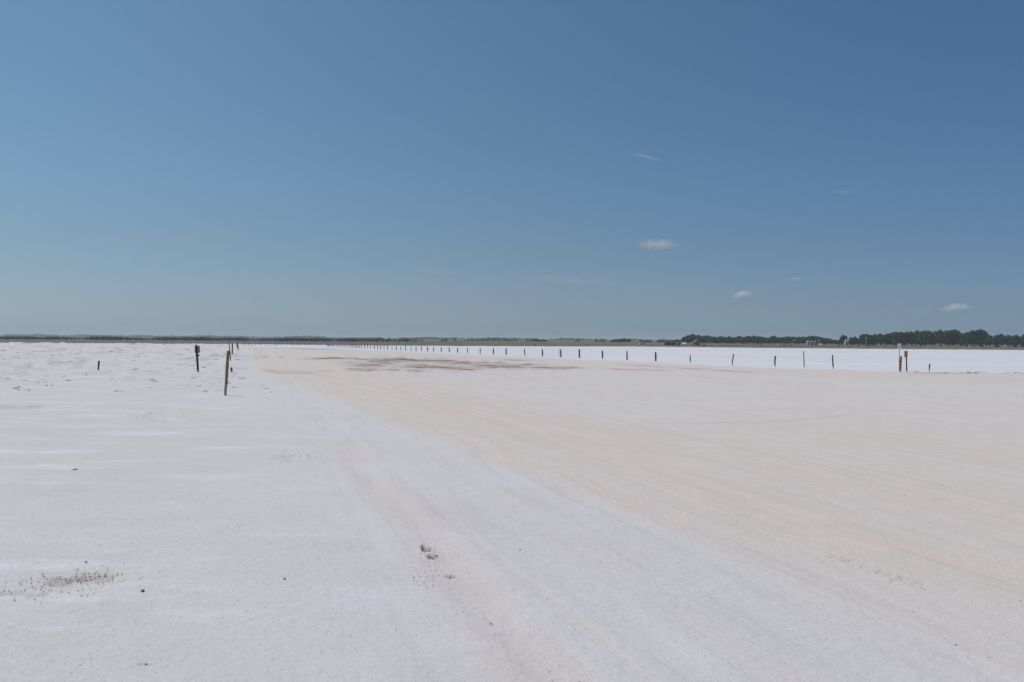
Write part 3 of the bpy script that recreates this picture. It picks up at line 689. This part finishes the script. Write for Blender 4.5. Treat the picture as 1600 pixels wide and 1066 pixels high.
# shrubs
def shrub_mesh(seed):
    rnd = random.Random(seed)
    lobes = [(rnd.uniform(-.5, .5), rnd.uniform(-.4, .4), rnd.uniform(.35, .6), .55, .5, .45) for _ in range(4)]
    P, Q = leaves(lobes, 260, .10, seed+50); P[:, 2] = np.maximum(P[:, 2]-.1, -.02)
    me = np_mesh('shrub', P, Q); me.materials.append(M_leafb); return me
SH = [shrub_mesh(s) for s in range(4)]
def shrub(x, y, w, h, Y, label, group, k):
    o = bpy.data.objects.new('shrub', SH[k % 4]); C.objects.link(o)
    g = at_dist(x, y, Y); s = wpx(w, Y)/2
    o.location = (g.x, Y, float(land_z(g.x, Y))-.05); o.scale = (s, s, wpx(h, Y)); o.rotation_euler = (0, 0, k*1.3)
    return tag(o, label, 'shrub', group)
for k, (x, w, h, Y) in enumerate([(1470,5,4,330),(1483,4,3,350),(1510,6,5,330),(1521,5,4,330),(1534,7,5,335),(1549,6,2,262),(1559,10,5,330),(1577,5,3,350),(1586,9,6,325),(1598,8,4,320),(1311,4,3,320),(1341,4,3,320),(1357,7,4,330),(1368,5,3,345),(1381.6,4,3,310),(1415,4,3,330),(1439,5,4,320),(1426,4,3,340),(1400,5,3,350),(1228,9,3,285),(1236,7,3,285),(1100,9,3,275),(1112,7,2,270),(1150,5,2,300),(1190,6,2,300),(1330,6,2,300),(1295,5,2,290)]):
    shrub(x, 541, w, h, Y, 'low dark shrub on the grass before the tall tree row' if x > 1300 else 'low shrub on the grass before the distant tree line', 'shrubs before the tall row' if x > 1300 else 'shrubs before the distant line', k)
shrub(836.8, 541, 4.5, 2.6, 248, 'small dark bush at the edge of the salt above the thin slanting post', None, 1)
shrub(917.5, 541, 4.5, 2.2, 262, 'small dark bush at the salt edge above the middle of the post row', None, 2)
for k, (x, w, h, Y) in enumerate([(431,4,4,520),(470,6,3,500),(478,5,3.5,520),(485,6,3,520),(492,5,3,500),(500,7,3,480),(508,5,3,500),(533,5,5,520),(541,6,4,520),(548,5,4,500),(556,6,4,520),(563,5,3,500),(572,5,3,520),(597,6,5,500),(604,5,4,500),(609,5,6,520),(616,5,5,500),(633,5,4,520),(690,6,4,560),(697,6,4,560)]):
    shrub(x, 536, w, h, Y, 'hazy dark shrub on the distant left-hand shore', 'hazy shrubs on the distant left shore', k)

# hazy woods far off on the left: one mass
def far_wood():
    g = np.random.default_rng(4); lob = []
    for x in np.arange(-120, 1100, 1.1):
        dn = fbm(np.array([x/33.0]), np.array([2.0]), 77, 3)[0]
        if g.random() > .35+dn: continue
        Y = g.uniform(2500, 3400) if x < 650 else g.uniform(1450, 1700)
        X = (x-800)/F*Y; s = g.uniform(3.0, 5.5)*(.5+dn)*(1.0 if x < 650 else .4)
        if 14 < x < 68: s *= 1.35
        zz = float(land_z(X, Y)); lob.append((X, Y, zz+s*.55, s*1.7, s*1.6, s*.85))
    P, Q = leaves(lob, 26000, 1.3, 9)
    lo2 = []
    for x in np.arange(-120, 660, .55):
        dn = fbm(np.array([x/21.0]), np.array([5.0]), 78, 3)[0]; fade = 1-.55*sst(380, 600, x)
        for lay in range(3):
            if g.random() > (.25+dn)*fade: continue
            Y = g.uniform(420, 600)*(1, 1.35, 1.9)[lay]; X = (x-800)/F*Y
            s = g.uniform(.65, 1.05)*(.5+dn)*(Y/560); zz = float(land_z(X, Y)); lo2.append((X, Y, zz+s*.5, s*1.5, s*1.4, s))
    P2, Q2 = leaves(lo2, 42000, .34, 10); P2[:, 2] = P2[:, 2]
    P, Q = np.concatenate([P, P2]), np.concatenate([Q, Q2+len(P)])
    o = link_mesh('far_wood', np_mesh('far_wood', P, Q), M_leaf)
    tag(o, 'hazy bluish wood along the distant left horizon', 'wood', kind='stuff')
far_wood()

# ------------------------------------------------------------------ sheds, tanks, vehicles and poles on the far shore
def place(x, Y): g = at_dist(x, 540, Y); return Vector((g.x, Y, float(land_z(g.x, Y))))
def shed(x, Y, w, h, d, wall, roof, label, name='shed', cat='shed', rot=0.0, door=True, gable=.35):
    t = tag(empty(name, place(x, Y), rot), label, cat)
    bm = bmesh.new(); hw, e = w/2, h*(1-gable)
    f = [bm.verts.new(p) for p in ((-hw, 0, -.2), (hw, 0, -.2), (hw, 0, e), (0, 0, h), (-hw, 0, e))]
    k = [bm.verts.new((v.co.x, d, v.co.z)) for v in f]
    bm.faces.new(f); bm.faces.new(k[::-1])
    for i in range(5): bm.faces.new((f[i], k[i], k[(i+1) % 5], f[(i+1) % 5]))
    from_bm('wall', bm, wall, t)
    bm = bmesh.new(); o = .15
    for s in (-1, 1):
        nx, nz = (h-e), hw; L = math.hypot(nx, nz); nx, nz = nx/L*.06, nz/L*.06
        a = [(s*(hw+o), e-o*(h-e)/hw), (0, h)]
        vs = []
        for y in (-o, d+o):
            for (px_, pz) in a: vs.append((px_+s*nx*.1, y, pz+.012)); 
        lo = [bm.verts.new(v) for v in vs]; hi = [bm.verts.new((v[0]+s*nx, v[1], v[2]+nz)) for v in vs]
        for q in ((lo[0], lo[1], lo[3], lo[2]), (hi[0], hi[2], hi[3], hi[1]), (lo[0], hi[0], hi[1], lo[1]), (lo[2], lo[3], hi[3], hi[2]), (lo[0], lo[2], hi[2], hi[0])): bm.faces.new(q)
    from_bm('roof', bm, roof, t)
    if door:
        bm = bmesh.new(); box(bm, -w*.12, w*.12, -.04, -.005, 0, min(2.0, e*.8)); from_bm('door', bm, M_rustwall, t)
    return t
shed(1003.5, 330, 1.9, 1.3, 2, M_white, M_tan, 'small whitish shed standing alone on the shore left of the brown sheds', gable=.25)
shed(1044, 300, 2.2, 1.2, 2, M_rustwall, M_rustwall, 'low rust-brown shed, left one of the pair beside the grey shack', gable=.2)
shed(1052.5, 302, 2.0, 1.25, 2, M_rustwall, M_roof, 'low rust-brown shed, right one of the pair with grey roof', gable=.2)
shed(1060, 300, 1.7, 1.1, 2, M_tan, M_roof, 'small tan shack between the brown sheds and the white truck', gable=.2)
shed(1089.5, 290, 2.4, 2.3, 1.2, M_pink, M_pink, 'faded pinkish gabled shed before the left end of the tree line', gable=.45)
shed(1082.8, 300, 1.0, 1.2, 1.5, M_tan, M_tan, 'tiny tan shack left of the pinkish shed', gable=.3, door=False)
shed(1322.5, 405, 1.1, 3.0, 1.6, M_tan, M_tan, 'narrow pale shed with steep roof between two trees', gable=.75, door=False)
def tank(x, Y, r, h, mat, label):
    t = tag(empty('storage_tank', place(x, Y)), label, 'tank', None)
    bm = bmesh.new(); bmesh.ops.create_cone(bm, cap_ends=True, segments=24, radius1=r, radius2=r, depth=h, matrix=Matrix.Translation((0, 0, h/2-.05))); from_bm('tank_body', bm, mat, t)
    bm = bmesh.new(); bmesh.ops.create_cone(bm, cap_ends=True, segments=24, radius1=r*1.03, radius2=.12, depth=h*.16, matrix=Matrix.Translation((0, 0, h-.04+h*.08))); from_bm('tank_roof', bm, mat, t)
    bm = bmesh.new(); box(bm, -.16, -.12, -r-.06, -r-.02, 0, h); box(bm, .12, .16, -r-.06, -r-.02, 0, h)
    for k in range(7): box(bm, -.118, .118, -r-.05, -r-.03, .2+k*h/8, .23+k*h/8)
    from_bm('ladder', bm, M_steel, t)
tank(1262.4, 340, .62, 1.95, M_pale, 'bright white upright tank, left one of the three tanks')
tank(1268.4, 342, .70, 1.95, M_greytank, 'grey upright tank, middle one of the three tanks')
tank(1274.2, 343, .62, 1.95, M_greytank, 'grey upright tank, right one of the three tanks')
def pole(x, Y, h, r, label, head=None):
    t = tag(empty('pole', place(x, Y)), label, 'pole')
    from_bm('shaft', shaft([(0, 0, -.2), (0, 0, h)], [r, r*.8], 3, 8, .03, 0), M_pale, t)
    if head:
        bm = bmesh.new(); box(bm, head[0], head[0]+head[2], -.05, .05, h-head[1], h); from_bm('head', bm, M_pale, t)
pole(1280.5, 340, 3.0, .14, 'short thick white pipe standing right of the grey tanks')
pole(1239.5, 330, 2.5, .07, 'thin pale pole with a small board at its top before the dark trees', (0.0, .5, 1.2))
pole(1353.2, 350, 4.0, .09, 'pale pole with a light head before the tall trees', (-.3, 1.2, .6))
def vehicle(x, Y, rot, mat, label, truck=False, s=1.0):
    t = tag(empty('parked_truck' if truck else 'parked_car', place(x, Y), rot), label, 'truck' if truck else 'car'); t.scale = (s, s, s)
    prof = [(-2.1, .35), (2.1, .35), (2.15, .8), (1.2, .92), (.6, 1.42), (-.5, 1.45), (-.75, .95), (-2.15, .92)] if truck else [(-2.1, .35), (2.1, .35), (2.15, .75), (1.25, .88), (.6, 1.38), (-1.0, 1.42), (-1.9, .92), (-2.15, .85)]
    bm = bmesh.new(); f = [bm.verts.new((a, -.85, c)) for a, c in prof]; k = [bm.verts.new((a, .85, c)) for a, c in prof]
    bm.faces.new(f); bm.faces.new(k[::-1]); n = len(prof)
    for i in range(n): bm.faces.new((f[i], k[i], k[(i+1) % n], f[(i+1) % n]))
    bmesh.ops.bevel(bm, geom=bm.edges[:], offset=.05, segments=2)
    from_bm('body', bm, mat, t)
    for sy in (-1, 1):
        bm = bmesh.new(); box(bm, -.45, .55, min(sy*.853, sy*.865), max(sy*.853, sy*.865), .98, 1.32); from_bm('side_window', bm, M_glass, t)
        for sx in (-1.35, 1.35):
            bm = bmesh.new(); bmesh.ops.create_cone(bm, cap_ends=True, segments=20, radius1=.34, radius2=.34, depth=.24, matrix=Matrix.Translation((sx, sy*.76, .34)) @ Matrix.Rotation(R(90), 4, 'X'))
            from_bm('wheel', bm, M_rubber, t)
vehicle(1284.5, 345, R(15), M_white, 'white pickup truck parked right of the white pipe and tanks', True, .62)
vehicle(1069, 300, R(80), M_white, 'white truck parked before the first low tree of the line', True, .8)
vehicle(1219, 345, R(10), M_pale, 'pale car parked at left of the pair before the tree line', False, .45)
vehicle(1224.5, 345, R(-20), M_white, 'white car parked at right of the pair before the tree line', False, .45)

# ------------------------------------------------------------------ clouds
def cloud(px, py, wpx_, hpx, dens, label, rot=0.0, seed=0, Y=7000, wedge=False):
    c = at_dist(px, py, Y); w, h = wpx(wpx_, Y)/2*1.25, wpx(hpx, Y)/2*1.3
    bm = bmesh.new(); bmesh.ops.create_icosphere(bm, subdivisions=3, radius=1)
    me = bpy.data.meshes.new('cloud'); bm.to_mesh(me); bm.free()
    m = bpy.data.materials.new('cloud_vapour'); m.use_nodes = True; T = m.node_tree; T.nodes.clear()
    n = NT.__new__(NT); n.t = T; n.m = m
    out = T.nodes.new('ShaderNodeOutputMaterial'); v = T.nodes.new('ShaderNodeVolumePrincipled'); T.links.new(v.outputs[0], out.inputs['Volume'])
    p = n.objc(); ln = T.nodes.new('ShaderNodeVectorMath'); ln.operation = 'LENGTH'; T.links.new(p, ln.inputs[0])
    mp = T.nodes.new('ShaderNodeMapping'); T.links.new(p, mp.inputs[0]); mp.inputs['Location'].default_value = (seed*3.3, seed, 0); mp.inputs['Scale'].default_value = (min(5, w/h), 1, 1)
    nz = n.noise(mp.outputs[0], 1.5, 6, .72, .4)
    f = n.math('SUBTRACT', n.math('ADD', n.math('SUBTRACT', 1.0, ln.outputs['Value']), n.math('MULTIPLY', nz, 1.9)), 1.05)
    f = n.ramp(f, 0, .8)
    f = n.math('MULTIPLY', f, n.ramp(ln.outputs['Value'], 1.0, .45))
    n.set(v.inputs['Density'], n.math('MULTIPLY', f, dens*1.15/(2*h)))
    v.inputs['Color'].default_value = (1, 1, 1, 1); v.inputs['Anisotropy'].default_value = .3
    me.materials.append(m)
    o = bpy.data.objects.new('cloud', me); C.objects.link(o); o.location = c; o.scale = (w, h*1.5, h); o.rotation_euler = (0, rot, 0)
    return tag(o, label, 'cloud')
cloud(1027, 382, 78, 20, 1.35, 'flat soft white cloud, largest one near the middle of the sky', 0, 1)
cloud(1011, 245.5, 60, 6, .5, 'thin slanting white wisp, highest of the clouds', R(14), 2)
cloud(1159, 461, 36, 15, 2.2, 'small peaked white cloud low over the distant trees', R(-14), 3)
cloud(1243, 436, 36, 8, .7, 'very faint tiny cloud above and right of the peaked one', 0, 4)
cloud(1495, 481, 54, 15, 2.3, 'small bright puffy cloud low at the right', R(-5), 5)
cloud(1318, 300, 44, 7, .25, 'barely visible flat wisp high at the right', 0, 6)
cloud(890, 438, 230, 16, .28, 'long faint veil of thin cloud low over the middle of the post row', R(4), 7)
cloud(685, 425, 110, 9, .22, 'short faint veil of thin cloud, leftmost in the sky', R(3), 8)

# ------------------------------------------------------------------ haze
def haze():
    bm = bmesh.new(); box(bm, -5300, 5300, -5300, 5300, -1.4, 24)
    m = bpy.data.materials.new('thin_air_haze'); m.use_nodes = True; T = m.node_tree; T.nodes.clear()
    out = T.nodes.new('ShaderNodeOutputMaterial'); v = T.nodes.new('ShaderNodeVolumePrincipled')
    v.inputs['Color'].default_value = (.80, .90, 1.0, 1); v.inputs['Density'].default_value = .00022; v.inputs['Anisotropy'].default_value = .2
    T.links.new(v.outputs[0], out.inputs['Volume'])
    o = from_bm('haze', bm, m); tag(o, 'thin pale bluish haze over the flat', 'haze', kind='stuff')
haze()
